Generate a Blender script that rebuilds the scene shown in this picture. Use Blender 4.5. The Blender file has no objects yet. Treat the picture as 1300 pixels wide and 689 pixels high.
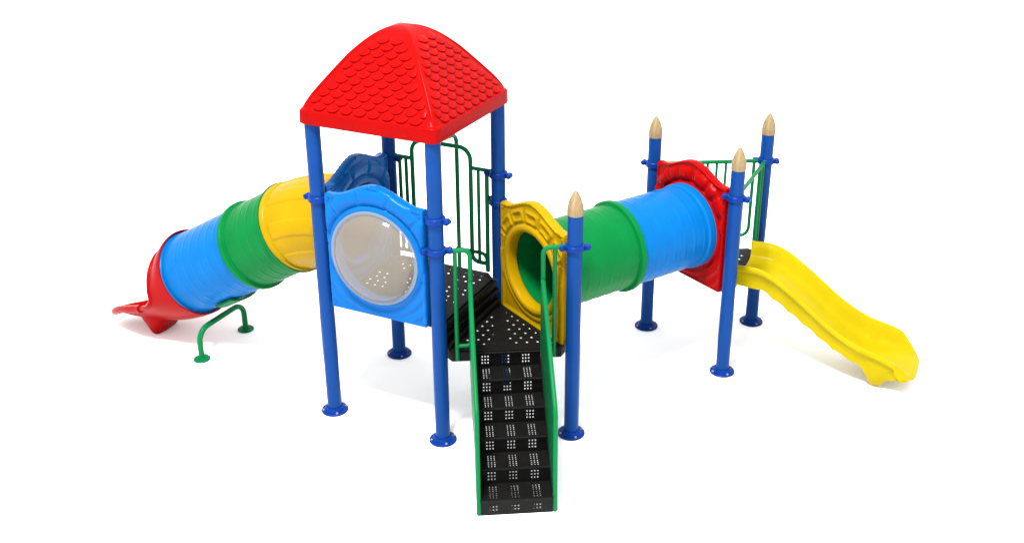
import bpy, bmesh, math, random
from mathutils import Vector, Matrix, Quaternion
from mathutils.geometry import delaunay_2d_cdt
random.seed(7)
PI = math.pi
R = math.radians
sc = bpy.context.scene
COL = sc.collection

# ------------------------------------------------------------------ materials
def lin(c):
    c /= 255.0
    return c / 12.92 if c <= 0.04045 else ((c + 0.055) / 1.055) ** 2.4

GAIN = 0.29     # a lit surface reads about three times its own colour under this key and white surround

def mat(name, rgb, rough=0.35, spec=0.3, bump=0.0, bscale=40.0, var=0.06, coat=0.0, gain=GAIN, metallic=0.0):
    m = bpy.data.materials.new(name)
    m.use_nodes = True
    nt = m.node_tree
    b = nt.nodes['Principled BSDF']
    base = [max(0.001, lin(v) * gain) for v in rgb]
    tc = nt.nodes.new('ShaderNodeTexCoord')
    nz = nt.nodes.new('ShaderNodeTexNoise')
    nz.inputs['Scale'].default_value = 5.0
    nz.inputs['Detail'].default_value = 6.0
    nt.links.new(tc.outputs['Object'], nz.inputs['Vector'])
    rp = nt.nodes.new('ShaderNodeValToRGB')
    rp.color_ramp.elements[0].position = 0.3
    rp.color_ramp.elements[1].position = 0.7
    rp.color_ramp.elements[0].color = [v * (1 - var) for v in base] + [1]
    rp.color_ramp.elements[1].color = [min(1, v * (1 + var)) for v in base] + [1]
    nt.links.new(nz.outputs['Fac'], rp.inputs['Fac'])
    nt.links.new(rp.outputs['Color'], b.inputs['Base Color'])
    b.inputs['Roughness'].default_value = rough
    b.inputs['Specular IOR Level'].default_value = spec
    b.inputs['Metallic'].default_value = metallic
    if coat:
        b.inputs['Coat Weight'].default_value = coat
        b.inputs['Coat Roughness'].default_value = 0.12
    if bump:
        n2 = nt.nodes.new('ShaderNodeTexNoise')
        n2.inputs['Scale'].default_value = bscale
        n2.inputs['Detail'].default_value = 3.0
        nt.links.new(tc.outputs['Object'], n2.inputs['Vector'])
        bp = nt.nodes.new('ShaderNodeBump')
        bp.inputs['Strength'].default_value = bump
        bp.inputs['Distance'].default_value = 0.01
        nt.links.new(n2.outputs['Fac'], bp.inputs['Height'])
        nt.links.new(bp.outputs['Normal'], b.inputs['Normal'])
    return m

M_POST = mat('blue_powder_coat', (24, 92, 186), 0.32, 0.05, 0.05, 120)
M_CLAMP = mat('clamp_blue', (14, 74, 182), 0.35, 0.06, 0.05, 120)
M_RED = mat('red_plastic', (220, 3, 3), 0.28, 0.03, 0.06, 30)
M_PBLUE = mat('sky_blue_plastic', (6, 140, 250), 0.24, 0.06, 0.05, 30)
M_TBLUE = mat('tube_blue_plastic', (6, 146, 244), 0.28, 0.035, 0.05, 30)
M_GREEN = mat('green_plastic', (10, 158, 76), 0.30, 0.035, 0.05, 30)
M_RAIL = mat('green_powder_coat', (10, 160, 90), 0.35, 0.06, 0.04, 120)
M_YELLOW = mat('yellow_plastic', (242, 192, 0), 0.26, 0.04, 0.05, 30)
M_SLIDE = mat('slide_yellow_plastic', (255, 226, 0), 0.27, 0.04, 0.05, 30, gain=0.30)
M_BLACK = mat('black_vinyl_coated_steel', (28, 27, 26), 0.5, 0.08, 0.5, 160, var=0.25)

M_STEEL = mat('zinc_plated_steel', (190, 196, 204), 0.3, 0.3, 0.0)

def wood_mat():
    m = mat('tan_pencil_wood', (206, 178, 128), 0.5, 0.2)
    nt = m.node_tree
    b = nt.nodes['Principled BSDF']
    tc = nt.nodes['Texture Coordinate']
    mp = nt.nodes.new('ShaderNodeMapping')
    mp.inputs['Scale'].default_value = (40, 40, 4)
    nt.links.new(tc.outputs['Object'], mp.inputs['Vector'])
    nz = nt.nodes.new('ShaderNodeTexNoise')
    nz.inputs['Scale'].default_value = 1.6
    nz.inputs['Detail'].default_value = 5
    nt.links.new(mp.outputs['Vector'], nz.inputs['Vector'])
    rp = nt.nodes.new('ShaderNodeValToRGB')
    rp.color_ramp.elements[0].position = 0.35
    rp.color_ramp.elements[1].position = 0.65
    rp.color_ramp.elements[0].color = [lin(v) * GAIN for v in (190, 160, 112)] + [1]
    rp.color_ramp.elements[1].color = [lin(v) * GAIN for v in (222, 194, 144)] + [1]
    nt.links.new(nz.outputs['Fac'], rp.inputs['Fac'])
    nt.links.new(rp.outputs['Color'], b.inputs['Base Color'])
    return m
M_WOOD = wood_mat()

def clear_mat(name, rgb, fac, rough):
    m = bpy.data.materials.new(name)
    m.use_nodes = True
    nt = m.node_tree
    b = nt.nodes['Principled BSDF']
    b.inputs['Base Color'].default_value = [lin(v) for v in rgb] + [1]
    b.inputs['Roughness'].default_value = rough
    b.inputs['Specular IOR Level'].default_value = 0.25
    tr = nt.nodes.new('ShaderNodeBsdfTransparent')
    tr.inputs['Color'].default_value = (0.97, 0.97, 0.97, 1)
    mx = nt.nodes.new('ShaderNodeMixShader')
    mx.inputs['Fac'].default_value = fac
    nt.links.new(tr.outputs[0], mx.inputs[1])
    nt.links.new(b.outputs[0], mx.inputs[2])
    nt.links.new(mx.outputs[0], nt.nodes['Material Output'].inputs['Surface'])
    return m
M_BUBBLE = clear_mat('smoky_acrylic', (120, 113, 103), 0.60, 0.08)
M_RIM = clear_mat('frosted_acrylic_rim', (110, 118, 128), 0.68, 0.2)

# ------------------------------------------------------------------ mesh helpers
class MB:
    def __init__(s):
        s.v = []; s.f = []
    def add(s, vs, fs):
        o = len(s.v)
        s.v += [tuple(p) for p in vs]
        s.f += [tuple(i + o for i in f) for f in fs]
    def box(s, c, d, rot=None, bev=0.0):
        bm = bmesh.new()
        bmesh.ops.create_cube(bm, size=1.0)
        bmesh.ops.scale(bm, vec=Vector(d), verts=bm.verts)
        if bev:
            bmesh.ops.bevel(bm, geom=bm.edges[:], offset=bev, segments=3, affect='EDGES', profile=0.5)
        if rot is not None:
            bmesh.ops.transform(bm, matrix=rot, verts=bm.verts)
        bmesh.ops.translate(bm, vec=Vector(c), verts=bm.verts)
        bm.verts.index_update()
        s.add([v.co[:] for v in bm.verts], [[v.index for v in f.verts] for f in bm.faces])
        bm.free()
    def lathe(s, prof, c=(0, 0, 0), n=32, axis=None, capb=True, capt=True):
        # prof: list of (r, z)
        q = Vector((0, 0, 1)).rotation_difference(Vector(axis).normalized()).to_matrix() if axis is not None else Matrix.Identity(3)
        vs = []; fs = []
        for r, z in prof:
            for k in range(n):
                a = 2 * PI * k / n
                p = q @ Vector((r * math.cos(a), r * math.sin(a), z)) + Vector(c)
                vs.append(p[:])
        for i in range(len(prof) - 1):
            for k in range(n):
                k2 = (k + 1) % n
                fs.append((i * n + k, i * n + k2, (i + 1) * n + k2, (i + 1) * n + k))
        if capb: fs.append(tuple(range(n - 1, -1, -1)))
        if capt: fs.append(tuple((len(prof) - 1) * n + k for k in range(n)))
        s.add(vs, fs)
    def pipe(s, pts, r, n=14, cap=True):
        pts = [Vector(p) for p in pts]
        t0 = (pts[1] - pts[0]).normalized()
        up = Vector((0, 0, 1)) if abs(t0.z) < 0.9 else Vector((1, 0, 0))
        nrm = (up - t0 * up.dot(t0)).normalized()
        vs = []; fs = []; prev = t0
        for i, p in enumerate(pts):
            if i == 0: t = t0
            elif i == len(pts) - 1: t = (pts[i] - pts[i - 1]).normalized()
            else: t = ((pts[i] - pts[i - 1]).normalized() + (pts[i + 1] - pts[i]).normalized()).normalized()
            nrm = prev.rotation_difference(t) @ nrm
            nrm = (nrm - t * nrm.dot(t)).normalized()
            bi = t.cross(nrm); prev = t
            for k in range(n):
                a = 2 * PI * k / n
                vs.append((p + r * (math.cos(a) * nrm + math.sin(a) * bi))[:])
        for i in range(len(pts) - 1):
            for k in range(n):
                k2 = (k + 1) % n
                fs.append((i * n + k, i * n + k2, (i + 1) * n + k2, (i + 1) * n + k))
        if cap:
            fs.append(tuple(range(n - 1, -1, -1)))
            fs.append(tuple((len(pts) - 1) * n + k for k in range(n)))
        s.add(vs, fs)
    def build(s, name, m, parent=None, loc=(0, 0, 0), rz=0, angle=35, label=None):
        me = bpy.data.meshes.new(name)
        me.from_pydata(s.v, [], s.f)
        bm = bmesh.new(); bm.from_mesh(me)
        bmesh.ops.recalc_face_normals(bm, faces=bm.faces[:])
        bm.to_mesh(me); bm.free()
        me.polygons.foreach_set('use_smooth', [True] * len(me.polygons))
        me.set_sharp_from_angle(angle=R(angle))
        me.materials.append(m)
        o = bpy.data.objects.new(name, me)
        COL.objects.link(o)
        o.parent = parent
        o.location = loc
        o.rotation_euler = (0, 0, rz)
        if label: o['label'] = label
        return o

def bend(pts, rad, seg=8):
    """round every inner corner of a polyline"""
    pts = [Vector(p) for p in pts]
    out = [pts[0]]
    for i in range(1, len(pts) - 1):
        a, b, c = pts[i - 1], pts[i], pts[i + 1]
        u = (a - b).normalized(); w = (c - b).normalized()
        ang = u.angle(w)
        if ang > PI - 0.02:
            out.append(b); continue
        rr = rad[i - 1] if isinstance(rad, (list, tuple)) else rad
        d = min(rr / math.tan(ang / 2), (a - b).length * 0.49 if i > 1 else (a - b).length * 0.95,
                (c - b).length * 0.49 if i < len(pts) - 2 else (c - b).length * 0.95)
        r2 = d * math.tan(ang / 2)
        cen = b + (u + w).normalized() * (r2 / math.sin(ang / 2))
        p0 = b + u * d - cen; p1 = b + w * d - cen
        q = p0.rotation_difference(p1)
        for k in range(seg + 1):
            out.append(cen + Quaternion().slerp(q, k / seg) @ p0)
    out.append(pts[-1])
    return out

def cdt_plate(outer, holes, extra=None):
    """triangulated flat polygon with holes -> (points2d, faces, boundary loops)"""
    pts = []; edges = []; loops = []
    for lp in [outer] + holes:
        o = len(pts)
        pts += [Vector(p) for p in lp]
        ids = list(range(o, o + len(lp)))
        edges += [(ids[k], ids[(k + 1) % len(ids)]) for k in range(len(ids))]
        loops.append(ids)
    nb = len(pts)
    if extra: pts += [Vector(p) for p in extra]
    v, e, f, ov, oe, of = delaunay_2d_cdt(pts, edges, [], 0, 1e-6)
    # keep triangles whose centre is inside outer and outside the holes
    def inside(p, poly):
        c = False; n = len(poly); j = n - 1
        for i in range(n):
            xi, yi = poly[i]; xj, yj = poly[j]
            if (yi > p[1]) != (yj > p[1]) and p[0] < (xj - xi) * (p[1] - yi) / (yj - yi) + xi: c = not c
            j = i
        return c
    hb = [(min(p[0] for p in h), max(p[0] for p in h), min(p[1] for p in h), max(p[1] for p in h), h) for h in holes]
    keep = []
    for t in f:
        cx = sum(v[i][0] for i in t) / len(t); cy = sum(v[i][1] for i in t) / len(t)
        if not inside((cx, cy), outer): continue
        bad = False
        for x0, x1, y0, y1, h in hb:
            if x0 < cx < x1 and y0 < cy < y1 and inside((cx, cy), h): bad = True; break
        if not bad: keep.append(tuple(t))
    return v, keep

def sheet(mb, outer, holes, fn, th):
    """plate of thickness th; fn(u,v,w)->xyz"""
    v, f = cdt_plate(outer, holes)
    n = len(v)
    top = [fn(p[0], p[1], 0.0) for p in v]
    bot = [fn(p[0], p[1], -th) for p in v]
    cnt = {}
    for t in f:
        for i in range(len(t)):
            a, b = t[i], t[(i + 1) % len(t)]
            cnt[(a, b)] = 1
    fs = [tuple(t) for t in f] + [tuple(i + n for i in reversed(t)) for t in f]
    for (a, b) in cnt:
        if (b, a) not in cnt:
            fs.append((b, a, a + n, b + n))
    mb.add(top + bot, fs)

def circ(cx, cy, r, n=8, ph=0.0):
    return [(cx + r * math.cos(ph + 2 * PI * k / n), cy + r * math.sin(ph + 2 * PI * k / n)) for k in range(n)]
def rect(cx, cy, w, h):
    return [(cx - w / 2, cy - h / 2), (cx + w / 2, cy - h / 2), (cx + w / 2, cy + h / 2), (cx - w / 2, cy + h / 2)]

# ------------------------------------------------------------------ plan
S = 1.1
H3 = math.sqrt(3) / 2
A = Vector((0, 0, 0)); B = Vector((S, 0, 0)); C = Vector((S, S, 0)); D = Vector((0, S, 0))
E = Vector((S + H3 * S, S / 2, 0))
nT = Vector((0.5, H3, 0)); L = 1.79516
F = C + nT * L; G = E + nT * L; Hh = (F + G) / 2 + nT * (H3 * S)
ZL = 0.84; ZU = 1.095
CZU = 1.615; CZL = 1.345
PR = 0.0625

root = bpy.data.objects.new('playground_structure', None)
COL.objects.link(root)
root['label'] = 'colourful plastic playground structure with red shingled roof, two tubes, black stairs and yellow slide'
root['category'] = 'playground set'
root.empty_display_size = 0.3

# ------------------------------------------------------------------ posts
def plate_mb():
    m = MB()
    m.lathe([(0.113, 0.0), (0.118, 0.004), (0.118, 0.013), (0.112, 0.019), (0.088, 0.021), (0.084, 0.026), (0.081, 0.045), (0.077, 0.05), (0.060, 0.05)], n=40, capt=True)
    return m
def clamp_mb():
    m = MB()
    m.lathe([(0.060, -0.027), (0.075, -0.027), (0.081, -0.020), (0.081, 0.020), (0.075, 0.027), (0.060, 0.027)], n=36, capb=False, capt=False)
    for s in (-1, 1):
        m.box((s * 0.094, 0, 0), (0.05, 0.044, 0.05), bev=0.012)
        m.lathe([(0.019, -0.03), (0.025, -0.024), (0.025, 0.024), (0.019, 0.03)], (s * 0.105, 0, 0), n=16, axis=(0, 1, 0))
        m.lathe([(0.011, 0.02), (0.011, 0.036), (0.007, 0.040)], (s * 0.105, 0, 0), n=10, axis=(0, -1, 0))
    return m
def cap_mb():
    m = MB()
    pr = [(0.0655, -0.012), (0.0665, 0.0), (0.0665, 0.030), (0.0655, 0.045), (0.062, 0.068), (0.0555, 0.094), (0.047, 0.120), (0.037, 0.144), (0.026, 0.166), (0.016, 0.182), (0.008, 0.191), (0.003, 0.194)]
    m.lathe(pr, n=32)
    return m
def post_mb(h):
    m = MB()
    # a tube with a faint flute so its side catches a line of light
    m.lathe([(PR, 0.012), (PR, h - 0.004), (PR - 0.004, h)], n=48)
    return m

plate0 = clamp0 = cap0 = bolt0 = None
tall_me = short_me = None
def link_copy(src, parent, loc, rz=0, label=None):
    o = src.copy(); COL.objects.link(o)
    o.parent = parent; o.location = loc; o.rotation_euler = (0, 0, rz)
    if 'label' in o: del o['label']
    if label: o['label'] = label
    return o
def ang(v): return math.atan2(v.y, v.x)
eBE = (E - B).normalized(); eCE = (E - C).normalized(); eFG = (G - F).normalized()
eFH = (Hh - F).normalized(); eGH = (Hh - G).normalized()
posts = [
    ('A', A, 2.70, [(2.032, 0.0)], None, 'tall post left of the round window, carrying the roof'),
    ('B', B, 2.70, [(2.032, 0.0), (1.768, ang(eBE))], None, 'tall post at the front corner of the roof beside the stairs'),
    ('C', C, 2.70, [(2.042, 0.0), (1.785, ang(eCE))], None, 'tall post at the right corner of the roof beside the yellow panel'),
    ('D', D, 2.70, [(2.03, 0.0)], None, 'tall post at the back corner under the roof'),
    ('E', E, 2.05, [(1.757, ang(eBE))], 1, 'pencil topped post right of the stairs'),
    ('F', F, 2.05, [(1.766, ang(eCE) + 0.5)], 1, 'pencil topped post behind the blue tunnel end'),
    ('G', G, 2.05, [(1.772, ang(eFG) + 0.5)], 1, 'pencil topped post in front of the yellow slide entrance'),
    ('H', Hh, 2.05, [(1.766, ang(eFH) - 0.25)], 1, 'pencil topped post rearmost, behind the yellow slide'),
]
tall0 = short0 = None
for nm, p, h, cl, cap, lab in posts:
    if h > 2.5:
        if tall0 is None: o = tall0 = post_mb(h).build('post', M_POST, root, p)
        else: o = link_copy(tall0, root, p)
    else:
        if short0 is None: o = short0 = post_mb(h).build('post', M_POST, root, p)
        else: o = link_copy(short0, root, p)
    o['label'] = lab
    if plate0 is None: plate0 = plate_mb().build('base_plate', M_CLAMP, o)
    else: link_copy(plate0, o, (0, 0, 0))
    for k in range(4):
        a = PI / 4 + k * PI / 2
        bp = (0.1 * math.cos(a), 0.1 * math.sin(a), 0)
        if bolt0 is None:
            m = MB(); m.lathe([(0.011, 0.018), (0.011, 0.028), (0.008, 0.031)], n=6)
            bolt0 = m.build('bolt', M_STEEL, o, bp)
        else: link_copy(bolt0, o, bp)
    for z, a in cl:
        if clamp0 is None: clamp0 = clamp_mb().build('clamp', M_CLAMP, o, (0, 0, z), a)
        else: link_copy(clamp0, o, (0, 0, z), a)
    if cap:
        if cap0 is None: cap0 = cap_mb().build('pencil_cap', M_WOOD, o, (0, 0, h))
        else: link_copy(cap0, o, (0, 0, h))

# ------------------------------------------------------------------ roof
RC = Vector((S / 2, S / 2, 0))
PROF = [(0.0, 3.406), (0.05, 3.402), (0.10, 3.389), (0.15, 3.364), (0.20, 3.326), (0.26, 3.267), (0.32, 3.199), (0.38, 3.122), (0.44, 3.042), (0.50, 2.960), (0.55, 2.889), (0.59, 2.833), (0.613, 2.800)]
def prof_z(d):
    d = abs(d)
    for i in range(len(PROF) - 1):
        if d <= PROF[i + 1][0]:
            a, b = PROF[i], PROF[i + 1]
            t = (d - a[0]) / (b[0] - a[0])
            # catmull style smoothing
            p0 = PROF[i - 1] if i else (-PROF[1][0], PROF[1][1]); p3 = PROF[i + 2] if i + 2 < len(PROF) else (2 * b[0] - a[0], 2 * b[1] - a[1])
            m0 = (b[1] - p0[1]) / (b[0] - p0[0]) * (b[0] - a[0]); m1 = (p3[1] - a[1]) / (p3[0] - a[0]) * (b[0] - a[0])
            return (2*t**3 - 3*t**2 + 1) * a[1] + (t**3 - 2*t**2 + t) * m0 + (-2*t**3 + 3*t**2) * b[1] + (t**3 - t**2) * m1
    return PROF[-1][1]
def sstep(a, b, x):
    t = max(0, min(1, (x - a) / (b - a)))
    return t * t * (3 - 2 * t)
def sq(d, a):
    """point on a rounded square of half size d at angle a"""
    rr = min(0.012, d * 0.35) + 0.038 * sstep(0.56, 0.62, d)
    cx, cy = math.cos(a), math.sin(a)
    # superellipse-like rounding by radius: march along ray
    k = d / max(abs(cx), abs(cy))
    x, y = cx * k, cy * k
    ix, iy = d - rr, d - rr
    if abs(x) > ix and abs(y) > iy:
        sx, sy = math.copysign(ix, x), math.copysign(iy, y)
        # intersect the ray with the corner circle
        b = cx * sx + cy * sy
        c = sx * sx + sy * sy - rr * rr
        k = b + math.sqrt(max(0, b * b - c))
        x, y = cx * k, cy * k
    return x, y
NA = 160
rm = MB()
ds = [0.012, 0.03, 0.05, 0.075, 0.1, 0.125, 0.15, 0.175, 0.2, 0.23, 0.26, 0.29, 0.32, 0.35, 0.38, 0.41, 0.44, 0.47, 0.5, 0.53, 0.56, 0.585, 0.602, 0.613]
rings = [(d, prof_z(d)) for d in ds]
rings += [(0.621, 2.797), (0.626, 2.790), (0.628, 2.780), (0.631, 2.695), (0.630, 2.684), (0.622, 2.677), (0.607, 2.676), (0.600, 2.684), (0.596, 2.72), (0.588, 2.775)]
inner = [(d - 0.02, prof_z(d) - 0.035) for d in reversed(ds[3:-1])]
rings += inner
# angles concentrated at the corners
angs = []
for q in range(4):
    for k in range(NA // 4):
        t = k / (NA // 4)
        angs.append(q * PI / 2 - PI / 4 + PI / 2 * (t))
vs = []; fs = []
for d, z in rings:
    for a in angs:
        x, y = sq(d, a)
        vs.append((x, y, z))
n = len(angs)
for i in range(len(rings) - 1):
    for k in range(n):
        k2 = (k + 1) % n
        fs.append((i * n + k, i * n + k2, (i + 1) * n + k2, (i + 1) * n + k))
vs.append((0, 0, 3.4063)); ti = len(vs) - 1
for k in range(n): fs.append((ti, (k + 1) % n, k))
rm.add(vs, fs)
# raised fish scale shingles on the four slopes
def slope_len():
    out = [(0.0, 0.613)]; s = 0
    d = 0.613
    while d > 0.0:
        nd = d - 0.004
        s += math.hypot(0.004, prof_z(nd) - prof_z(d)); d = nd
        out.append((s, d))
    return out
SL = slope_len()
def d_at(s):
    for i in range(len(SL) - 1):
        if SL[i + 1][0] >= s:
            t = (s - SL[i][0]) / (SL[i + 1][0] - SL[i][0])
            return SL[i][1] + (SL[i + 1][1] - SL[i][1]) * t
    return 0.0
def slope_pt(lat, s, h):
    d = d_at(s); e = 0.004
    z = prof_z(d); dz = (prof_z(d + e) - prof_z(d - e)) / (2 * e)
    nx, nz = -dz, 1.0; l = math.hypot(nx, nz)
    return Vector((d + nx / l * h, lat, z + nz / l * h))
SW, RH = 0.124, 0.0615
for q in range(4):
    rot = Matrix.Rotation(q * PI / 2, 3, 'Z')
    row = 0; s0 = 0.056
    while s0 < 0.72:
        dd = d_at(s0)
        lim = dd - 0.034
        off = 0.0 if row % 2 else SW / 2
        k0 = -8
        for k in range(k0, 9):
            c = k * SW + off
            if abs(c) > lim + 0.004: continue
            w = SW * 0.49
            nn = 12
            arc = [(c + w * math.cos(PI + PI * i / nn), s0 + 0.053 * math.sin(PI + PI * i / nn)) for i in range(nn + 1)]
            # keep inside the hip
            arc = [(max(-lim, min(lim, u)), v) for u, v in arc]
            top = [(max(-lim + 0.03, min(lim - 0.03, c + w)), s0 + 0.05), (max(-lim + 0.03, min(lim - 0.03, c - w)), s0 + 0.05)]
            loop = arc + top
            # heights: lower edge proud, upper end sunk
            vs = []
            for u, v in loop:
                hgt = 0.001 + 0.0135 * max(0.0, (s0 - v) / 0.053) ** 0.7 if v <= s0 + 1e-6 else -0.004
                vs.append((rot @ slope_pt(u, v, hgt))[:])
            for u, v in loop:
                ins = (c + (u - c) * 1.04, v - 0.003 if v <= s0 else v)
                vs.append((rot @ slope_pt(ins[0], ins[1], -0.006))[:])
            m_ = len(loop)
            cen = (rot @ slope_pt(c, s0 - 0.012, 0.012))[:]
            vs.append(cen)
            fs = [(i, (i + 1) % m_, 2 * m_) for i in range(m_)]
            fs += [((i + 1) % m_, i, i + m_, (i + 1) % m_ + m_) for i in range(m_)]
            rm.add(vs, fs)
        row += 1; s0 += RH
# rolled hips
for q in range(4):
    a = PI / 4 + q * PI / 2
    pts = []
    for i in range(24):
        d = 0.07 + (0.60 - 0.07) * i / 23
        x, y = sq(d, a)
        e_ = min(1, i / 11, (23 - i) / 3)
        pts.append((x, y, prof_z(d) - 0.022 + 0.017 * e_))
    rm.pipe(pts, 0.014, 12)
rm.build('roof', M_RED, root, RC, angle=40)

# ------------------------------------------------------------------ decks
def clip_poly(pts, cut):
    out = []
    n = len(pts)
    for i in range(n):
        p = Vector(pts[i]); a = Vector(pts[i - 1]); b = Vector(pts[(i + 1) % n])
        out.append(p + (a - p).normalized() * cut)
        out.append(p + (b - p).normalized() * cut)
    return [(q[0], q[1]) for q in out]
def deck(outline, holes, z, flange, name, label, skip=None):
    m = MB()
    sheet(m, outline, holes, lambda u, v, w: (u, v, z + w), 0.003)
    n = len(outline)
    cx = sum(p[0] for p in outline) / n; cy = sum(p[1] for p in outline) / n
    o = [(p[0], p[1]) for p in outline]
    # rolled edge and flange; no flange along the stretch the stairs hang from
    ins = [(p[0] + (cx - p[0]) * 0.012, p[1] + (cy - p[1]) * 0.012) for p in o]
    out = [(p[0] - (cx - p[0]) * 0.006, p[1] - (cy - p[1]) * 0.006) for p in o]
    ring = [[(p[0], p[1], z - 0.0005) for p in o], [(p[0], p[1], z - 0.008) for p in out], [(p[0], p[1], z - flange) for p in out], [(p[0], p[1], z - flange) for p in ins], [(p[0], p[1], z - 0.004) for p in ins]]
    vs = [q for r_ in ring for q in r_]
    fs = []
    for j in range(4):
        for i in range(n):
            i2 = (i + 1) % n
            if skip and j in (1, 2, 3) and skip(o[i]) and skip(o[i2]): continue
            fs.append((j * n + i, j * n + i2, (j + 1) * n + i2, (j + 1) * n + i))
    m.add(vs, fs)
    return m.build(name, M_BLACK, root, label=label)
HR = 0.0105
def inside_tri(p, poly, mrg):
    n = len(poly)
    for i in range(n):
        a = Vector(poly[i][:2]); b = Vector(poly[(i + 1) % n][:2])
        e = (b - a).normalized(); nn = Vector((-e.y, e.x))
        if (Vector(p) - a).dot(nn) < mrg: return False
    return True
# upper square deck
ins = 0.035
upper = clip_poly([(ins, ins), (S - ins + 0.03, ins), (S - ins + 0.03, S - ins), (ins, S - ins)], 0.085)
uh = []
for i in range(12):
    for j in range(12):
        if i in (3, 8) or j in (3, 8): continue
        x = 0.115 + i * 0.079 + (0.0 if j % 2 else 0.02); y = 0.115 + j * 0.079
        uh.append(circ(x, y, HR))
deck(upper, uh, ZU, 0.045, 'deck', 'square black upper deck under the roof')
# lower triangular deck
def tri_deck(P, Q, T, z, lab, flange, stairs=False):
    c = (P + Q + T) / 3
    u = (Q - P).normalized(); w = Vector((-u.y, u.x, 0))
    if (T - P).dot(w) < 0: w = -w
    pts = [(p[0] + (c[0] - p[0]) * 0.02, p[1] + (c[1] - p[1]) * 0.02) for p in (P, Q, T)]
    ar = (pts[1][0] - pts[0][0]) * (pts[2][1] - pts[0][1]) - (pts[2][0] - pts[0][0]) * (pts[1][1] - pts[0][1])
    tri = pts if ar > 0 else [pts[0], pts[2], pts[1]]
    out = clip_poly(tri, 0.09)
    skip = None
    if stairs:
        k = [i for i in range(len(out)) if (Vector((*out[i], 0)) - P).dot(w) < 0.02]
        i0 = k[0] if k[-1] - k[0] == 1 else k[-1]
        p0 = Vector(out[i0]); p1 = Vector(out[(i0 + 1) % len(out)])
        e2 = (p1 - p0).normalized(); L0 = (p0 - Vector(P[:2])).dot(e2)
        new = [tuple(p0 + e2 * (a_ - L0)) for a_ in (0.268, 0.836)]
        out = out[:i0 + 1] + new + out[i0 + 1:]
        skip = lambda q: 0.26 < (Vector((*q, 0)) - P).dot(u) < 0.84 and (Vector((*q, 0)) - P).dot(w) < 0.02
    hs = []
    for j in range(9):
        v = 0.131 + 0.0785 * j
        for i in range(14):
            al = (0.009 if j % 2 == 0 else -0.036) + 0.09 * i
            if 0.48 < al < 0.58: continue
            p = P + u * al + w * v
            if inside_tri((p.x, p.y), tri, 0.085): hs.append(circ(p.x, p.y, HR))
    return deck(out, hs, z, flange, 'deck', lab, skip)
tri_deck(B, E, C, ZL, 'triangular black lower deck at the top of the stairs', 0.083, True)
tri_deck(F, G, Hh, ZL, 'triangular black deck at the top of the yellow slide', 0.035)
# step between the two decks
m = MB()
y0, y1 = 0.075, S - 0.075
m.box((S + 0.006, S / 2, (ZL + ZU) / 2 - 0.035), (0.012, y1 - y0, ZU - ZL - 0.085), bev=0.003)
m.box((S + 0.018, S / 2, ZL + 0.135), (0.045, y1 - y0, 0.018), bev=0.006)
m.box((S + 0.030, S / 2, ZL + 0.03), (0.06, y1 - y0, 0.05), bev=0.008)
m.box((S + 0.012, S / 2, ZU - 0.045), (0.035, y1 - y0 - 0.05, 0.06), bev=0.015)
m.build('step_riser', M_BLACK, root)

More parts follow.
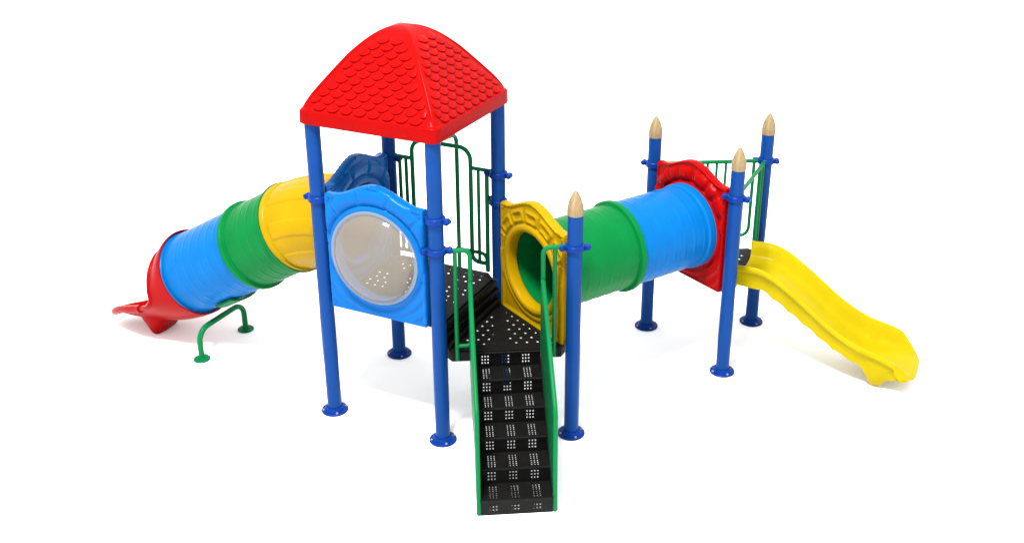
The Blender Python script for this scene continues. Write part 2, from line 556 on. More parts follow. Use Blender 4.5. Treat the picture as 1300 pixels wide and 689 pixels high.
# ------------------------------------------------------------------ arch panels
PW = 0.462
def arch_v(u):
    t = min(1, abs(u) / 0.415)
    return 0.485 + 0.128 * (0.5 + 0.5 * math.cos(PI * t))
def panel_outline():
    o = [(-PW + 0.012, -0.540), (PW - 0.012, -0.540), (PW, -0.528)]
    o += [(PW, -0.528 + (0.985) * k / 10) for k in range(1, 11)]
    for k in range(49):
        u = (PW - 0.008) * (1 - 2 * k / 48)
        o.append((u, arch_v(u)))
    o += [(-PW, 0.472 - 1.000 * k / 10) for k in range(10)]
    o.append((-PW, -0.528))
    return o
def sstep(a, b, x):
    t = max(0, min(1, (x - a) / (b - a)))
    return t * t * (3 - 2 * t)
def relief(u, v, hole, style=0):
    r = math.hypot(u, v); a = math.degrees(math.atan2(v, u))
    h = 0.0
    edge = min(PW - abs(u), v + 0.540, (arch_v(u) - v) if v > 0.3 else 9)
    # ring round the opening
    x = (r - (hole + 0.034)) / 0.034
    if abs(x) < 1: h += 0.024 * math.sqrt(max(0, 1 - x * x))
    elif r < hole + 0.034: h += 0.004
    def stone(a0, n0, span, r1, r2, g0, gr):
        if not a0 < a < a0 + n0 * span: return 0.0
        sa = ((a - a0) / span) % 1.0
        return sstep(r1 + gr, r1 + gr + 0.016, r) * (1 - sstep(r2 - gr - 0.016, r2 - gr, r)) * sstep(g0, g0 + 0.10, sa) * (1 - sstep(0.90 - g0, 1.0 - g0, sa))
    fade = sstep(0.006, 0.03, edge)
    if v > 0.05:
        r1 = hole + 0.085
        if style in (0, 2):
            # fat rounded arch stones between two rolls
            xx = (r - (r1 + 0.058)) / 0.062
            if abs(xx) < 1:
                sa = ((a - 13) / 30.8) % 1.0 if style == 0 else ((a - 6 + 3 * math.sin(a * 0.11)) / 20.0) % 1.0
                gap = 0.45 + 0.55 * sstep(0.0, 0.09, min(sa, 1 - sa)) if style == 0 else 0.30 + 0.70 * sstep(0.0, 0.28, min(sa, 1 - sa))
                h += (0.030 if style == 0 else 0.044) * math.sqrt(1 - xx * xx) * gap * fade
        else:
            o = stone(3, 7, 24.857, r1, r1 + 0.115, 0.04, 0.0)
            i_ = stone(3, 7, 24.857, r1, r1 + 0.115, 0.16, 0.022)
            h += 0.016 * max(0.0, o - i_) * fade
    else:
        q = r - hole - 0.085
        if q > 0:
            if style in (0, 2): h += 0.013 * (0.5 - 0.5 * math.cos(q / 0.088 * 2 * PI)) * sstep(0.0, 0.05, edge) * sstep(0.05, 0.2, -v)
            else:
                # sunk corner fields with a raised border
                h += 0.012 * sstep(0.02, 0.03, edge) * (1 - sstep(0.045, 0.058, edge)) + 0.010 * (1 - sstep(0.012, 0.03, abs(q - 0.015)))
    # rolled outer rim
    if edge < 0.034: h += 0.010 * (1 - sstep(0.018, 0.034, edge))
    if edge < 0.012: h -= 0.020 * (1 - math.sqrt(max(0, 1 - (1 - edge / 0.012) ** 2)))
    return h
def panel_mb(hole, thick=0.07, style=0):
    out = panel_outline()
    NH = 96
    hl = circ(0, 0, hole, NH)
    extra = []
    # concentric points near the opening, and a grid elsewhere
    for k, dr in enumerate((0.006, 0.014, 0.024, 0.034, 0.044, 0.054, 0.064, 0.074, 0.082, 0.09)):
        extra += [p for p in circ(0, 0, hole + dr, NH * 2, 0.01 * k) if abs(p[0]) < PW - 0.006 and p[1] > -0.534]
    g = 0.0115
    i = -PW + 0.008
    while i < PW - 0.004:
        j = -0.533
        while j < 0.62:
            if math.hypot(i, j) > hole + 0.096 and j < arch_v(i) - 0.006:
                extra.append((i + (0.3 * g if int(j / g) % 2 else 0), j))
            j += g
        i += g
    v, f = cdt_plate(out, [hl], extra)
    n = len(v)
    top = [(p[0], -thick / 2 - relief(p[0], p[1], hole, style), p[1]) for p in v]
    bot = [(p[0], thick / 2 + relief(p[0], p[1], hole, style), p[1]) for p in v]
    ed = set()
    for t in f:
        for i in range(3): ed.add((t[i], t[(i + 1) % 3]))
    fs = [tuple(t) for t in f] + [tuple(i + n for i in reversed(t)) for t in f]
    for a, b in ed:
        if (b, a) not in ed: fs.append((b, a, a + n, b + n))
    m = MB(); m.add(top + bot, fs)
    # corner bolts
    for sx in (-1, 1):
        for z in (-0.50, 0.44):
            for sy in (-1, 1):
                m.lathe([(0.012, 0.03), (0.012, 0.041), (0.008, 0.045)], (sx * (PW - 0.03), 0, z), n=10, axis=(0, sy, 0))
    return m
pm_small = panel_mb(0.340)
pm_rock = panel_mb(0.345, 0.07, 2)
pm_stone = panel_mb(0.335, 0.07, 1)
pm_big = panel_mb(0.378)
def place_panel(mbx, p, q, zc, m, lab):
    c = (p + q) / 2
    e = (q - p)
    return mbx.build('arch_panel', m, root, (c.x, c.y, zc), math.atan2(e.y, e.x), angle=50, label=lab)
pAB = place_panel(pm_big, A, B, CZU, M_PBLUE, 'sky blue arched panel with a round clear bubble window')
pAD = place_panel(pm_small, A, D, CZU, M_PBLUE, 'blue arched panel at the mouth of the long tube slide')
pCE = place_panel(pm_stone, C, E, CZL, M_YELLOW, 'yellow arched panel at the near end of the tunnel')
pFG = place_panel(pm_rock, F, G, CZL, M_RED, 'red arched panel at the far end of the tunnel')
# bubble window
m = MB()
RB = 0.40
pf = []
for k in range(17):
    t = k / 16
    r = RB * 0.955 * (1 - t)
    pf.append((max(r, 0.002), 0.055 + 0.12 * math.sqrt(max(0, 1 - (1 - t) ** 2))))
m.lathe(pf, n=72, axis=(0, -1, 0), capb=False, capt=True)
m.build('bubble_window', M_BUBBLE, pAB, angle=60)
m = MB()
m.lathe([(RB * 0.925, 0.062), (RB * 0.945, 0.069), (RB * 0.99, 0.070), (RB * 1.02, 0.066), (RB * 1.025, 0.050)], n=72, axis=(0, -1, 0), capb=False, capt=False)
m.build('window_rim', M_RIM, pAB, angle=50)

# ------------------------------------------------------------------ tubes
def tube_surface(path, rad, ribs, flange0, flange1, name, m, lab, fh=0.02, lines=False):
    """path(t)->(centre, tangent, side, up) t in 0..1 ; sheet tube with ribs and end flanges"""
    NL, NC = 110, (240 if lines else 112)
    Ltot = path(None)
    mb = MB(); vs = []; fs = []
    th = 0.012
    def rr(t, a):
        s = t * Ltot
        r = rad
        if flange0 and s < flange0: r += fh * (1 - sstep(flange0 - 0.012, flange0, s))
        if flange1 and Ltot - s < flange1: r += fh * (1 - sstep(flange1 - 0.012, flange1, Ltot - s))
        if ribs:
            mk = 1.0
            ad = math.degrees(a) % 360
            # gaps where the moulded ribs stop
            for g in (25, 155, 205, 335, 270):
                dlt = abs((ad - g + 180) % 360 - 180)
                mk *= sstep(3.5, 8, dlt)
            for p in ribs:
                x = (s - p) / 0.019
                if abs(x) < 1: r += 0.0034 * (0.5 + 0.5 * math.cos(PI * x)) * mk
        if lines:
            ad = math.degrees(a) % 360
            band = int(ad // 22.5); st = (ad / 22.5) % 1.0
            ends = sstep(0.06, 0.08, s) * (1 - sstep(Ltot - 0.08, Ltot - 0.06, s))
            r += (0.010 if band % 2 else 0.0) * ends
            if st < 0.09 and band % 2: r -= 0.010 * ends * (1 - st / 0.09)
            if st > 0.91 and band % 2: r -= 0.010 * ends * ((st - 0.91) / 0.09)
        return r
    for i in range(NL + 1):
        t = i / NL
        c, sd, up = path(t)
        for k in range(NC):
            a = 2 * PI * k / NC
            r = rr(t, a)
            vs.append((c + r * (math.cos(a) * sd + math.sin(a) * up))[:])
    o2 = len(vs)
    for i in range(NL + 1):
        t = i / NL
        c, sd, up = path(t)
        for k in range(NC):
            a = 2 * PI * k / NC
            vs.append((c + (rad - th) * (math.cos(a) * sd + math.sin(a) * up))[:])
    for i in range(NL):
        for k in range(NC):
            k2 = (k + 1) % NC
            fs.append((i * NC + k, i * NC + k2, (i + 1) * NC + k2, (i + 1) * NC + k))
            fs.append((o2 + i * NC + k2, o2 + i * NC + k, o2 + (i + 1) * NC + k, o2 + (i + 1) * NC + k2))
    for k in range(NC):
        k2 = (k + 1) % NC
        fs.append((k2, k, o2 + k, o2 + k2))
        fs.append((NL * NC + k, NL * NC + k2, o2 + NL * NC + k2, o2 + NL * NC + k))
    mb.add(vs, fs)
    return mb.build(name, m, root, angle=30, label=lab)
def straight(p0, p1):
    p0 = Vector(p0); p1 = Vector(p1); t = (p1 - p0).normalized()
    sd = t.cross(Vector((0, 0, 1))).normalized(); up = sd.cross(t)
    def f(u):
        if u is None: return (p1 - p0).length
        return p0.lerp(p1, u), sd, up
    return f
cT = (C + E) / 2 + Vector((0, 0, CZL - 0.01))
a0, a1, a2 = 0.045, 0.90, L - 0.045
TR = 0.386
tube_surface(straight(cT + nT * a0, cT + nT * a1), TR, [0.13 + 0.118 * k for k in range(6)], 0, 0.055, 'tunnel_section', M_GREEN, 'green ribbed tunnel section beside the yellow panel', fh=0.032)
tube_surface(straight(cT + nT * (a1 + 0.002), cT + nT * a2), TR, [0.12 + 0.118 * k for k in range(6)], 0.03, 0.09, 'tunnel_section', M_TBLUE, 'blue ribbed tunnel section joining the red panel', fh=0.016)
# long tube slide
SA = R(29.5)
yT = S / 2
TR2 = 0.400
Q0 = Vector((-0.05, yT, CZU - 0.01))
# elbow: arc from horizontal to SA
x_end, z_end = -0.685, 1.432
Rarc = (Q0.x - x_end) / math.sin(SA)
def elbow(u):
    if u is None: return Rarc * SA
    a = SA * u
    c = Vector((Q0.x - Rarc * math.sin(a), yT, Q0.z - Rarc * (1 - math.cos(a))))
    t = Vector((-math.cos(a), 0, -math.sin(a)))
    sd = Vector((0, 1, 0)); up = Vector((-math.sin(a), 0, math.cos(a)))
    return c, sd, up
tube_surface(elbow, TR2, None, 0.05, 0.05, 'tube_slide_section', M_YELLOW, 'yellow curved tube slide section leaving the tower', lines=True)
Pe = elbow(1.0)[0]
dS = Vector((-math.cos(SA), 0, -math.sin(SA)))
l1, l2 = 0.565, 0.90
tube_surface(straight(Pe + dS * 0.002, Pe + dS * l1), TR2, [0.10 + 0.105 * k for k in range(4)], 0.03, 0.05, 'tube_slide_section', M_GREEN, 'green ribbed tube slide section between yellow and blue', fh=0.03)
tube_surface(straight(Pe + dS * (l1 + 0.002), Pe + dS * (l1 + l2)), TR2 - 0.004, [0.10 + 0.112 * k for k in range(7)], 0.0, 0.03, 'tube_slide_section', M_TBLUE, 'blue ribbed tube slide section above the red exit')
Pb = Pe + dS * (l1 + l2)

def interp(tab, x, c):
    for i in range(len(tab) - 1):
        if x <= tab[i + 1][0] + 1e-9:
            a, b = tab[i], tab[i + 1]
            t = (x - a[0]) / (b[0] - a[0])
            p0 = tab[max(0, i - 1)]; p3 = tab[min(len(tab) - 1, i + 2)]
            m0 = (b[c] - p0[c]) / max(1e-6, b[0] - p0[0]) * (b[0] - a[0]); m1 = (p3[c] - a[c]) / max(1e-6, p3[0] - a[0]) * (b[0] - a[0])
            return (2*t**3 - 3*t**2 + 1) * a[c] + (t**3 - 2*t**2 + t) * m0 + (-2*t**3 + 3*t**2) * b[c] + (t**3 - t**2) * m1
    return tab[-1][c]

# red exit : hood that opens into a short run-out with a foot and a raised lip
def loft(mb, rows, th=0.012):
    """sheet through equal-length rows of points, thickened along its normals by th"""
    n = len(rows); k = len(rows[0])
    g = [[Vector(p) for p in r_] for r_ in rows]
    top = []; bot = []
    for i in range(n):
        for j in range(k):
            du = g[min(n - 1, i + 1)][j] - g[max(0, i - 1)][j]
            dv = g[i][min(k - 1, j + 1)] - g[i][max(0, j - 1)]
            nn = du.cross(dv)
            nn = nn.normalized() if nn.length > 1e-9 else Vector((0, 0, 1))
            top.append(g[i][j][:]); bot.append((g[i][j] + nn * th)[:])
    o = n * k
    fs = []
    for i in range(n - 1):
        for j in range(k - 1):
            a_, b_ = i * k + j, (i + 1) * k + j
            fs.append((a_, b_, b_ + 1, a_ + 1)); fs.append((o + a_, o + a_ + 1, o + b_ + 1, o + b_))
    for i in range(n - 1):
        for j in (0, k - 1):
            a_, b_ = i * k + j, (i + 1) * k + j
            fs.append((a_, b_, o + b_, o + a_))
    for i in (0, n - 1):
        for j in range(k - 1):
            a_ = i * k + j
            fs.append((a_, a_ + 1, o + a_ + 1, o + a_))
    mb.add(top + bot, fs)
upS = Vector((-math.sin(SA), 0, math.cos(SA)))
# edge of the opening, by angle round the tube (90 top, -90 bottom): x, |y|, z
# the run-out turns a little towards the stairs side, so its two rims differ
HOOD = [(90, -2.255, 0.000, 0.935), (70, -2.250, 0.165, 0.912), (45, -2.215, 0.315, 0.808), (20, -2.170, 0.400, 0.662), (0, -2.160, 0.410, 0.550)]
NEAR = HOOD + [(-14, -2.240, 0.392, 0.462), (-26, -2.390, 0.350, 0.388), (-38, -2.550, 0.312, 0.335), (-50, -2.700, 0.268, 0.285), (-60, -2.815, 0.228, 0.236), (-68, -2.892, 0.190, 0.192), (-76, -2.938, 0.145, 0.158), (-90, -2.955, 0.060, 0.135)]
FAR = HOOD + [(-14, -2.220, 0.375, 0.420), (-26, -2.310, 0.330, 0.310), (-38, -2.430, 0.280, 0.240), (-50, -2.560, 0.215, 0.200), (-60, -2.680, 0.150, 0.175), (-68, -2.790, 0.085, 0.155), (-76, -2.890, 0.010, 0.142), (-90, -2.955, -0.060, 0.135)]
def edge_pt(a_):
    """a_ in degrees, -90..270"""
    far = a_ <= 90
    q = a_ if far else 180 - a_
    t_ = [(-e[0],) + e[1:] for e in (FAR if far else NEAR)]
    x, y, z = (interp(t_, -q, c) for c in (1, 2, 3))
    return Vector((x, yT + (y if far else -y), z))
m = MB()
rows = []
NK = 144
for i in range(41):
    t = i / 40
    row = []
    for k in range(NK + 1):
        ad = -90 + 360 * k / NK
        a_ = R(ad)
        P0 = Pb + dS * -0.04 + (TR2 + 0.022) * (math.cos(a_) * Vector((0, 1, 0)) + math.sin(a_) * upS)
        P1 = edge_pt(ad)
        ln = (P1 - P0).length
        low = sstep(0.35, -0.75, math.sin(a_)) if False else 1 - sstep(-0.75, 0.35, math.sin(a_))
        m0 = dS * ln * 1.05
        m1 = (dS * (1 - low) + Vector((-1, 0, -0.02)) * low).normalized() * ln * (0.9 if low < 0.5 else 1.0)
        p = (2*t**3 - 3*t**2 + 1) * P0 + (t**3 - 2*t**2 + t) * m0 + (-2*t**3 + 3*t**2) * P1 + (t**3 - t**2) * m1
        row.append(p)
    rows.append(row)
loft(m, rows, 0.012)
# rolled edge all round the opening
m.pipe([edge_pt(-90 + 360 * k / 120) for k in range(121)], 0.026, 12, cap=False)
tip = [edge_pt(-90 + 360 * (k % 120) / 120) for k in range(98, 138)]
for k, q in enumerate(tip): q.z -= 0.014 * math.sin(PI * k / 39)
m.pipe(tip, 0.040, 16)
# foot under the run-out
vs = []; fs = []
NF = 40
FT = [(0.175, 0.190, 0.215), (0.150, 0.165, 0.212), (0.120, 0.130, 0.205), (0.085, 0.098, 0.192), (0.050, 0.075, 0.178), (0.020, 0.058, 0.162), (0.005, 0.042, 0.148)]
for z, rx, ry in FT:
    for k in range(NF):
        a_ = 2 * PI * k / NF
        ca, sa = math.cos(a_), math.sin(a_)
        xx, yy = rx * math.copysign(abs(ca) ** 0.8, ca), ry * math.copysign(abs(sa) ** 0.7, sa)
        top = (z / 0.175) ** 2
        vs.append((-2.43 + xx, yT - 0.01 + yy, z + top * (0.015 + 0.22 * xx + 0.045 * (yy / 0.2) ** 2)))
for i in range(len(FT) - 1):
    for k in range(NF):
        k2 = (k + 1) % NF
        fs.append((i * NF + k, i * NF + k2, (i + 1) * NF + k2, (i + 1) * NF + k))
fs.append(tuple((len(FT) - 1) * NF + k for k in range(NF)))
m.add(vs, fs)
m.build('slide_exit', M_RED, root, angle=45, label='red hooded exit of the tube slide tapering into a raised lip')

# support under the tube slide
sx = -1.67
m = MB()
m.pipe(bend([(sx, 0.20, 0.015), (sx, 0.20, 0.31), (sx, 0.86, 0.31), (sx, 0.86, 0.015)], 0.13), 0.027, 16)
sup = m.build('tube_support', M_RAIL, root, label='green bent pipe support under the blue tube slide section')
for y in (0.20, 0.86):
    m = MB()
    m.lathe([(0.078, 0), (0.08, 0.003), (0.08, 0.012), (0.075, 0.016), (0.04, 0.018), (0.036, 0.03), (0.026, 0.032)], (sx, y, 0), n=32)
    for k in range(4):
        a = PI / 4 + k * PI / 2
        m.lathe([(0.009, 0.014), (0.009, 0.022)], (sx + 0.058 * math.cos(a), y + 0.058 * math.sin(a), 0), n=6)
    m.build('base_plate', M_RAIL, sup)
m = MB()
# saddle: curved strap hugging the tube bottom
axis_t = (Pb - Pe).normalized()
cc = Pe + axis_t * ((sx + 0.06 - Pe.x) / axis_t.x)
vs = []; fs = []
K = 20
for (r_, l_) in ((TR2 + 0.012, -0.13), (TR2 + 0.012, 0.13), (TR2 + 0.032, 0.13), (TR2 + 0.032, -0.13)):
    for k in range(K + 1):
        a = R(270 - 32 + 64 * k / K)
        vs.append((cc + axis_t * l_ * (1 - 0.5 * abs(k / K - 0.5) ** 2) + r_ * (math.cos(a) * Vector((0, 1, 0)) + math.sin(a) * upS))[:])
for j in range(4):
    for k in range(K):
        a_, b_ = j * (K + 1) + k, ((j + 1) % 4) * (K + 1) + k
        fs.append((a_, a_ + 1, b_ + 1, b_))
fs.append(tuple(j * (K + 1) for j in range(4))); fs.append(tuple(j * (K + 1) + K for j in (3, 2, 1, 0)))
m.add(vs, fs)
m.build('saddle', M_RAIL, sup)

# ------------------------------------------------------------------ open slide
yS = 2.66
#        x     bed    rim    skirt  half width
ST = [(2.955, 0.855, 1.005, 0.790, 0.300), (3.08, 0.858, 1.014, 0.785, 0.302), (3.20, 0.845, 1.000, 0.770, 0.304), (3.34, 0.790, 0.938, 0.690, 0.306),
      (3.50, 0.680, 0.832, 0.585, 0.306), (3.66, 0.555, 0.716, 0.480, 0.306), (3.82, 0.430, 0.596, 0.370, 0.306), (3.98, 0.325, 0.500, 0.280, 0.308),
      (4.12, 0.260, 0.436, 0.215, 0.310), (4.20, 0.238, 0.414, 0.165, 0.312), (4.26, 0.226, 0.400, 0.030, 0.314), (4.31, 0.220, 0.388, 0.004, 0.316), (4.36, 0.215, 0.374, 0.050, 0.318), (4.42, 0.210, 0.352, 0.125, 0.320),
      (4.50, 0.204, 0.318, 0.145, 0.322), (4.56, 0.200, 0.286, 0.148, 0.322), (4.60, 0.192, 0.250, 0.150, 0.318), (4.637, 0.168, 0.198, 0.148, 0.310)]
def interp(tab, x, c):
    for i in range(len(tab) - 1):
        if x <= tab[i + 1][0] + 1e-9:
            a, b = tab[i], tab[i + 1]
            t = (x - a[0]) / (b[0] - a[0])
            p0 = tab[max(0, i - 1)]; p3 = tab[min(len(tab) - 1, i + 2)]
            m0 = (b[c] - p0[c]) / max(1e-6, b[0] - p0[0]) * (b[0] - a[0]); m1 = (p3[c] - a[c]) / max(1e-6, p3[0] - a[0]) * (b[0] - a[0])
            return (2*t**3 - 3*t**2 + 1) * a[c] + (t**3 - 2*t**2 + t) * m0 + (-2*t**3 + 3*t**2) * b[c] + (t**3 - t**2) * m1
    return tab[-1][c]
def slide_section(x):
    bed, rim, sk, w = (interp(ST, x, c) for c in (1, 2, 3, 4))
    if 3.15 < x < 4.2: sk += 0.016 * abs(math.sin((x - 3.15) * 21))
    h = rim - bed
    half = []
    half.append((w * (0.90 - 0.22 * max(0.0, min(1.0, (0.14 - sk) / 0.14))), sk))
    half.append((w * 0.915, sk + (rim - sk) * 0.25))
    half.append((w * 0.925, sk + (rim - sk) * 0.44))
    half.append((w * 0.945, sk + (rim - sk) * 0.49))
    e_ = min(1.0, (rim - sk) / 0.12) * 1.25
    half.append((w * 0.95, rim - 0.052 * e_))
    half.append((w * 1.045, rim - 0.046 * e_))
    half.append((w * 1.085, rim - 0.030 * e_))
    half.append((w * 1.075, rim - 0.010 * e_))
    half.append((w * 1.03, rim + 0.002))
    half.append((w * 0.965, rim - 0.003 * e_))
    half.append((w * 0.90, rim - 0.14 * h))
    half.append((w * 0.835, rim - 0.40 * h))
    half.append((w * 0.76, rim - 0.70 * h))
    half.append((w * 0.68, rim - 0.90 * h))
    half.append((w * 0.50, bed + 0.02 * h))
    half.append((w * 0.25, bed))
    full = [(-y, z) for y, z in half] + [(0, bed)] + [(y, z) for y, z in reversed(half)]
    return full
def endx(x, y):
    return x - 0.075 * (abs(y) / 0.30) ** 4.5 * sstep(4.42, 4.66, x)
m = MB()
vs = []; fs = []
NX = 150
secs = []
for i in range(NX + 1):
    x = 2.955 + (4.637 - 2.955) * i / NX
    sec = slide_section(x)
    secs.append(sec)
    for y, z in sec: vs.append((endx(x, y), yS + y, z))
K = len(secs[0])
# under side, a little inside
o2 = len(vs)
for i in range(NX + 1):
    x = 2.955 + (4.637 - 2.955) * i / NX
    sec = secs[i]
    for j, (y, z) in enumerate(sec):
        jj = min(j, K - 1 - j)
        inn = 0.012
        if jj < 10: vs.append((endx(x, y), yS + y - math.copysign(inn, y), z - (0.008 if jj > 4 else 0)))
        else: vs.append((endx(x, y), yS + y, z - 0.012))
for i in range(NX):
    for j in range(K - 1):
        a_, b_ = i * K + j, (i + 1) * K + j
        fs.append((a_, b_, b_ + 1, a_ + 1))
        fs.append((o2 + a_, o2 + a_ + 1, o2 + b_ + 1, o2 + b_))
    for j in (0, K - 1):
        a_, b_ = i * K + j, (i + 1) * K + j
        fs.append((a_, b_, o2 + b_, o2 + a_))
for i in (0, NX):
    for j in range(K - 1):
        a_ = i * K + j
        fs.append((a_, a_ + 1, o2 + a_ + 1, o2 + a_))
m.add(vs, fs)
# closed lip front
x = 4.637
sec = secs[-1]
tipv = []
for j, (y, z) in enumerate(sec): tipv.append((endx(x, y), yS + y, z))
tip2 = [(endx(x, y) + 0.012, yS + y * 0.99, max(0.155, z - 0.018)) for (y, z) in sec]
nn_ = len(tipv)
m.add(tipv + tip2 + [(endx(x, y) - 0.01, yS + y * 0.95, 0.145) for (y, z) in sec], [(j, j + 1, nn_ + j + 1, nn_ + j) for j in range(nn_ - 1)] + [(nn_ + j, nn_ + j + 1, 2 * nn_ + j + 1, 2 * nn_ + j) for j in range(nn_ - 1)])
# mounting flange at the deck
m.box((2.952, yS - 0.315, 0.900), (0.03, 0.05, 0.22), bev=0.008)
m.box((2.952, yS + 0.315, 0.900), (0.03, 0.05, 0.22), bev=0.008)
m.build('slide', M_SLIDE, root, angle=40, label='open yellow slide with raised rims and a flared lip')

# ------------------------------------------------------------------ stairs
bS = Vector((0.5, -H3, 0))
def st(al, run, z): return (B + eBE * al + bS * run + Vector((0, 0, z)))[:]
AL0, AL1 = 0.276, 0.828
RI, TD = 0.14, 0.208
m = MB()
grp = [AL0 + (AL1 - AL0) * f for f in (0.17, 0.475, 0.78)]
for i in range(6):
    zt = ZL - RI * i - (0.004 if i == 0 else 0); run = TD * i + 0.028 * (i == 0)
    run = TD * i + 0.004
    hs = []
    nr = 3 if i < 5 else 2
    for g in grp:
        for cc_ in (-1, 0, 1):
            for rr_ in range(nr):
                hs.append(rect(g + cc_ * 0.0245, zt - (0.040 if i < 5 else 0.062) - rr_ * 0.030, 0.0105, 0.0135))
    zb = zt - RI + (0.0005 if i else 0.0045)
    out = [(AL0, zb), (AL1, zb), (AL1, zt - 0.001), (AL0, zt - 0.001)]
    sheet(m, out, hs, (lambda rn: (lambda u, v, w: st(u, rn + w, v)))(run), 0.0025)
    # rolled nosing
    if True:
        m.pipe([st(AL0 + 0.001, run + 0.006, zt - 0.006), st(AL1 - 0.001, run + 0.006, zt - 0.006)], 0.010, 12)
    if i < 5:
        z = zt - RI + (0.004 if i == 0 else 0)
        hs = []
        for g in grp:
            for cc_ in (-1, 0, 1):
                for rr_ in (0, 1):
                    for q_ in (0, 1, 2):
                        hs.append(rect(g + cc_ * 0.0245 + 0.004, run + 0.045 + rr_ * 0.083 + q_ * 0.025, 0.0075, 0.0165))
        out = [(AL0, run - 0.004), (AL1, run - 0.004), (AL1, run + TD + 0.002), (AL0, run + TD + 0.002)]
        sheet(m, out, hs, (lambda zz: (lambda u, v, w: st(u, v, zz + w)))(z), 0.0025)
# black cheek plates closing the ends of the steps
for al in (AL0 + 0.003, AL1 - 0.003):
    prof = [(0.0, 0.842), (1.045, 0.139), (1.045, 0.002), (0.90, 0.002), (0.0, 0.63)]
    v, f = cdt_plate(prof, [])
    n = len(v)
    m.add([st(al - 0.002, p[0], p[1]) for p in v] + [st(al + 0.002, p[0], p[1]) for p in v], [tuple(t) for t in f] + [tuple(i + n for i in reversed(t)) for t in f] + [(i, (i + 1) % n, (i + 1) % n + n, i + n) for i in range(n)])
stairs = m.build('staircase', M_BLACK, root, label='black perforated metal staircase with five treads')
for al in (AL0 - 0.018, AL1 + 0.018):
    m = MB()
    prof = [(0.0, 1.47), (0.025, 1.485), (0.05, 1.475), (0.955, 0.895), (0.985, 0.865), (1.0, 0.83), (1.035, 0.05), (1.03, 0.0), (0.98, 0.0), (0.90, 0.0), (0.02, 0.62), (0.0, 0.66)]
    prof = [(r_, z) for r_, z in prof]
    v, f = cdt_plate(prof, [])
    n = len(v); hw = 0.014
    vs = [st(al - hw, p[0], p[1]) for p in v] + [st(al + hw, p[0], p[1]) for p in v]
    ed = {(t[i], t[(i + 1) % 3]) for t in f for i in range(3)}
    fs = [tuple(t) for t in f] + [tuple(i + n for i in reversed(t)) for t in f]
    for a_, b_ in ed:
        if (b_, a_) not in ed: fs.append((b_, a_, a_ + n, b_ + n))
    m.add(vs, fs)
    # round edging pipe along the top and front
    edge = [(0.0, 1.45), (0.02, 1.475), (0.05, 1.475), (0.955, 0.895), (0.985, 0.865), (1.0, 0.83), (1.036, 0.04), (1.034, 0.012)]
    m.pipe([st(al, r_, z) for r_, z in edge], 0.0185, 12)
    m.build('side_panel', M_RAIL, stairs)

# ------------------------------------------------------------------ rails
def be(al, z, off=0.0): return (B + eBE * al + bS * off + Vector((0, 0, z)))
RR = 0.0195
for (s0, out_, inn, lab) in ((0.07, 0.262, 0.143, 'green handrail left of the stairs'), (S - 0.07, 0.848, 0.942, 'green handrail right of the stairs')):
    m = MB()
    m.pipe(bend([be(s0, 1.765), be(out_, 1.765), be(out_, 0.80)], 0.06), RR, 14)
    m.pipe([be(inn, 1.762), be(inn, 0.775)], RR * 0.92, 12)
    m.pipe(bend([be(inn, 0.905), be(out_, 0.905), be(out_, 1.05)], 0.05), RR * 0.8, 12)
    m.build('handrail', M_RAIL, root, label=lab)
# rear railing with an arched opening on the back of the tower
yr = S
m = MB()
def cd(c, z, off=0.0): return (S - c, yr + off, z)
m.pipe(bend([cd(0.112, 1.165), cd(0.27, 1.165), cd(0.27, 2.235), cd(0.86, 2.235), cd(0.86, 1.10)], [0.07, 0.11, 0.11]), RR, 14)
m.pipe([cd(0.06, 2.058), cd(0.262, 2.058)], RR * 0.9, 12)
m.pipe([cd(0.112, 2.055), cd(0.112, 1.09)], RR, 12)
m.pipe([cd(0.195, 2.055), cd(0.195, 1.17)], RR * 0.8, 12)
m.pipe(bend([cd(0.43, 1.26), cd(0.125, 1.26), cd(0.118, 1.10)], 0.06), RR * 0.85, 12)
m.pipe([cd(0.87, 2.058), cd(1.04, 2.058)], RR * 0.9, 12)
for c in (0.925, 0.99):
    m.pipe([cd(c, 2.055), cd(c, 1.13)], RR * 0.85, 12)
m.pipe([cd(0.86, 1.14), cd(1.04, 1.14)], RR * 0.85, 12)
m.build('railing', M_RAIL, root, label='arched green railing at the back of the tower')
# sliding pole outside the arched opening
m = MB()
m.pipe(bend([(0.475, yr, 2.235), (0.475, 1.50, 2.20), (0.475, 1.50, 0.01)], 0.10), 0.020, 14)
pole = m.build('sliding_pole', M_RAIL, root, label='green sliding pole outside the arched railing')
m = MB()
m.lathe([(0.078, 0), (0.08, 0.003), (0.08, 0.012), (0.075, 0.016), (0.03, 0.018), (0.028, 0.03), (0.019, 0.032)], (0.475, 1.5, 0), n=28)
m.build('base_plate', M_RAIL, pole)
# barrier on the back of the slide deck
m = MB()
def fh(al, z): return F + eFH * al + Vector((0, 0, z))
m.pipe([fh(0.06, 1.766), fh(S - 0.06, 1.766)], RR, 12)
m.pipe(bend([fh(0.075, 1.76), fh(0.075, 0.98), fh(0.985, 0.98), fh(0.985, 1.76)], 0.09), RR * 0.85, 12)
k = 0.165
while k < 0.95:
    m.pipe([fh(k, 1.76), fh(k, 0.985)], RR * 0.7, 10); k += 0.0905
m.build('railing', M_RAIL, root, label='straight green barrier on the back of the slide deck')
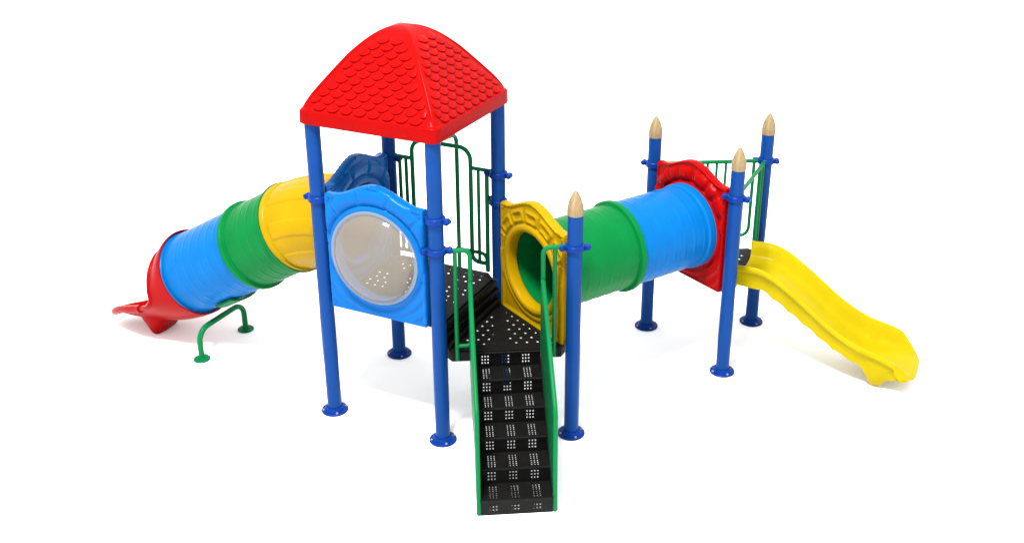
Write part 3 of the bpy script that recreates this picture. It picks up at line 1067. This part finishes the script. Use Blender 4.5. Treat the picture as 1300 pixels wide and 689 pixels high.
# slide entry frame
m = MB()
def gh(al, z): return G + eGH * al + Vector((0, 0, z))
m.pipe([gh(0.06, 1.766), gh(S - 0.06, 1.766)], RR * 0.95, 12)
for s in (0, 1):
    q = (lambda a_: a_) if s == 0 else (lambda a_: S - a_)
    m.pipe([gh(q(0.215), 1.762), gh(q(0.215), 0.80)], RR, 12)
    m.pipe([gh(q(0.115), 1.762), gh(q(0.115), 0.80)], RR, 12)
    m.pipe([gh(q(0.215), 0.93), gh(q(0.06), 0.93)], RR * 0.8, 12)
m.build('slide_entry_frame', M_RAIL, root, label='green bars over the top of the yellow slide')

# ------------------------------------------------------------------ ground
gm = bpy.data.materials.new('white_studio_floor')
gm.use_nodes = True
nt = gm.node_tree
b = nt.nodes['Principled BSDF']
nz = nt.nodes.new('ShaderNodeTexNoise'); nz.inputs['Scale'].default_value = 0.6
rp = nt.nodes.new('ShaderNodeValToRGB')
rp.color_ramp.elements[0].color = (0.925, 0.925, 0.925, 1); rp.color_ramp.elements[1].color = (0.945, 0.945, 0.945, 1)
nt.links.new(nz.outputs['Fac'], rp.inputs['Fac']); nt.links.new(rp.outputs['Color'], b.inputs['Base Color'])
b.inputs['Roughness'].default_value = 0.9
b.inputs['Specular IOR Level'].default_value = 0.1
m = MB()
g = 90.0
m.add([(-g, -g, 0), (g, -g, 0), (g, g, 0), (-g, g, 0)], [(0, 1, 2, 3)])
gr = m.build('ground', gm)
gr['kind'] = 'structure'
gr['label'] = 'plain white studio floor'

# ------------------------------------------------------------------ light
W = bpy.data.worlds.new('World'); sc.world = W
W.use_nodes = True
bg = W.node_tree.nodes['Background']
bg.inputs['Color'].default_value = (1, 1, 1, 1)
bg.inputs['Strength'].default_value = 1.9
def area(name, loc, tgt, size, power):
    l = bpy.data.lights.new(name, 'AREA'); l.shape = 'SQUARE'; l.size = size; l.energy = power
    o = bpy.data.objects.new(name, l); COL.objects.link(o)
    o.location = loc
    o.rotation_euler = (Vector(tgt) - Vector(loc)).to_track_quat('-Z', 'Y').to_euler()
    return o
area('key_lamp', (1.7, -4.6, 14.0), (1.4, 1.0, 1.0), 2.5, 5400)

# ------------------------------------------------------------------ camera
Cc = Vector((5.04522574, -6.75256067, 5.31530712))
yaw, pitch, roll = -0.429839193, 0.406355666, 0.00338780379
f_px, cx, cy = 1375.92074, 678.411352, 289.434557
d = Vector((math.sin(yaw) * math.cos(pitch), math.cos(yaw) * math.cos(pitch), -math.sin(pitch)))
r0 = Vector((math.cos(yaw), -math.sin(yaw), 0)); u0 = r0.cross(d)
r1 = r0 * math.cos(roll) + u0 * math.sin(roll); u1 = -r0 * math.sin(roll) + u0 * math.cos(roll)
cam = bpy.data.cameras.new('camera')
co = bpy.data.objects.new('camera', cam); COL.objects.link(co)
mw = Matrix((( r1.x, u1.x, -d.x, Cc.x), (r1.y, u1.y, -d.y, Cc.y), (r1.z, u1.z, -d.z, Cc.z), (0, 0, 0, 1)))
co.matrix_world = mw
cam.sensor_width = 36.0; cam.sensor_fit = 'HORIZONTAL'
cam.lens = 36.0 * f_px / 1300.0
cam.shift_x = -(cx - 650.0) / 1300.0
cam.shift_y = (cy - 344.5) / 1300.0
cam.clip_end = 500
sc.camera = co

sc.render.resolution_x = 1024; sc.render.resolution_y = 542
vs_ = sc.view_settings
vs_.view_transform = 'Standard'; vs_.look = 'None'; vs_.exposure = 0.0; vs_.gamma = 1.0
sc.cycles.max_bounces = 8
sc.cycles.transparent_max_bounces = 12
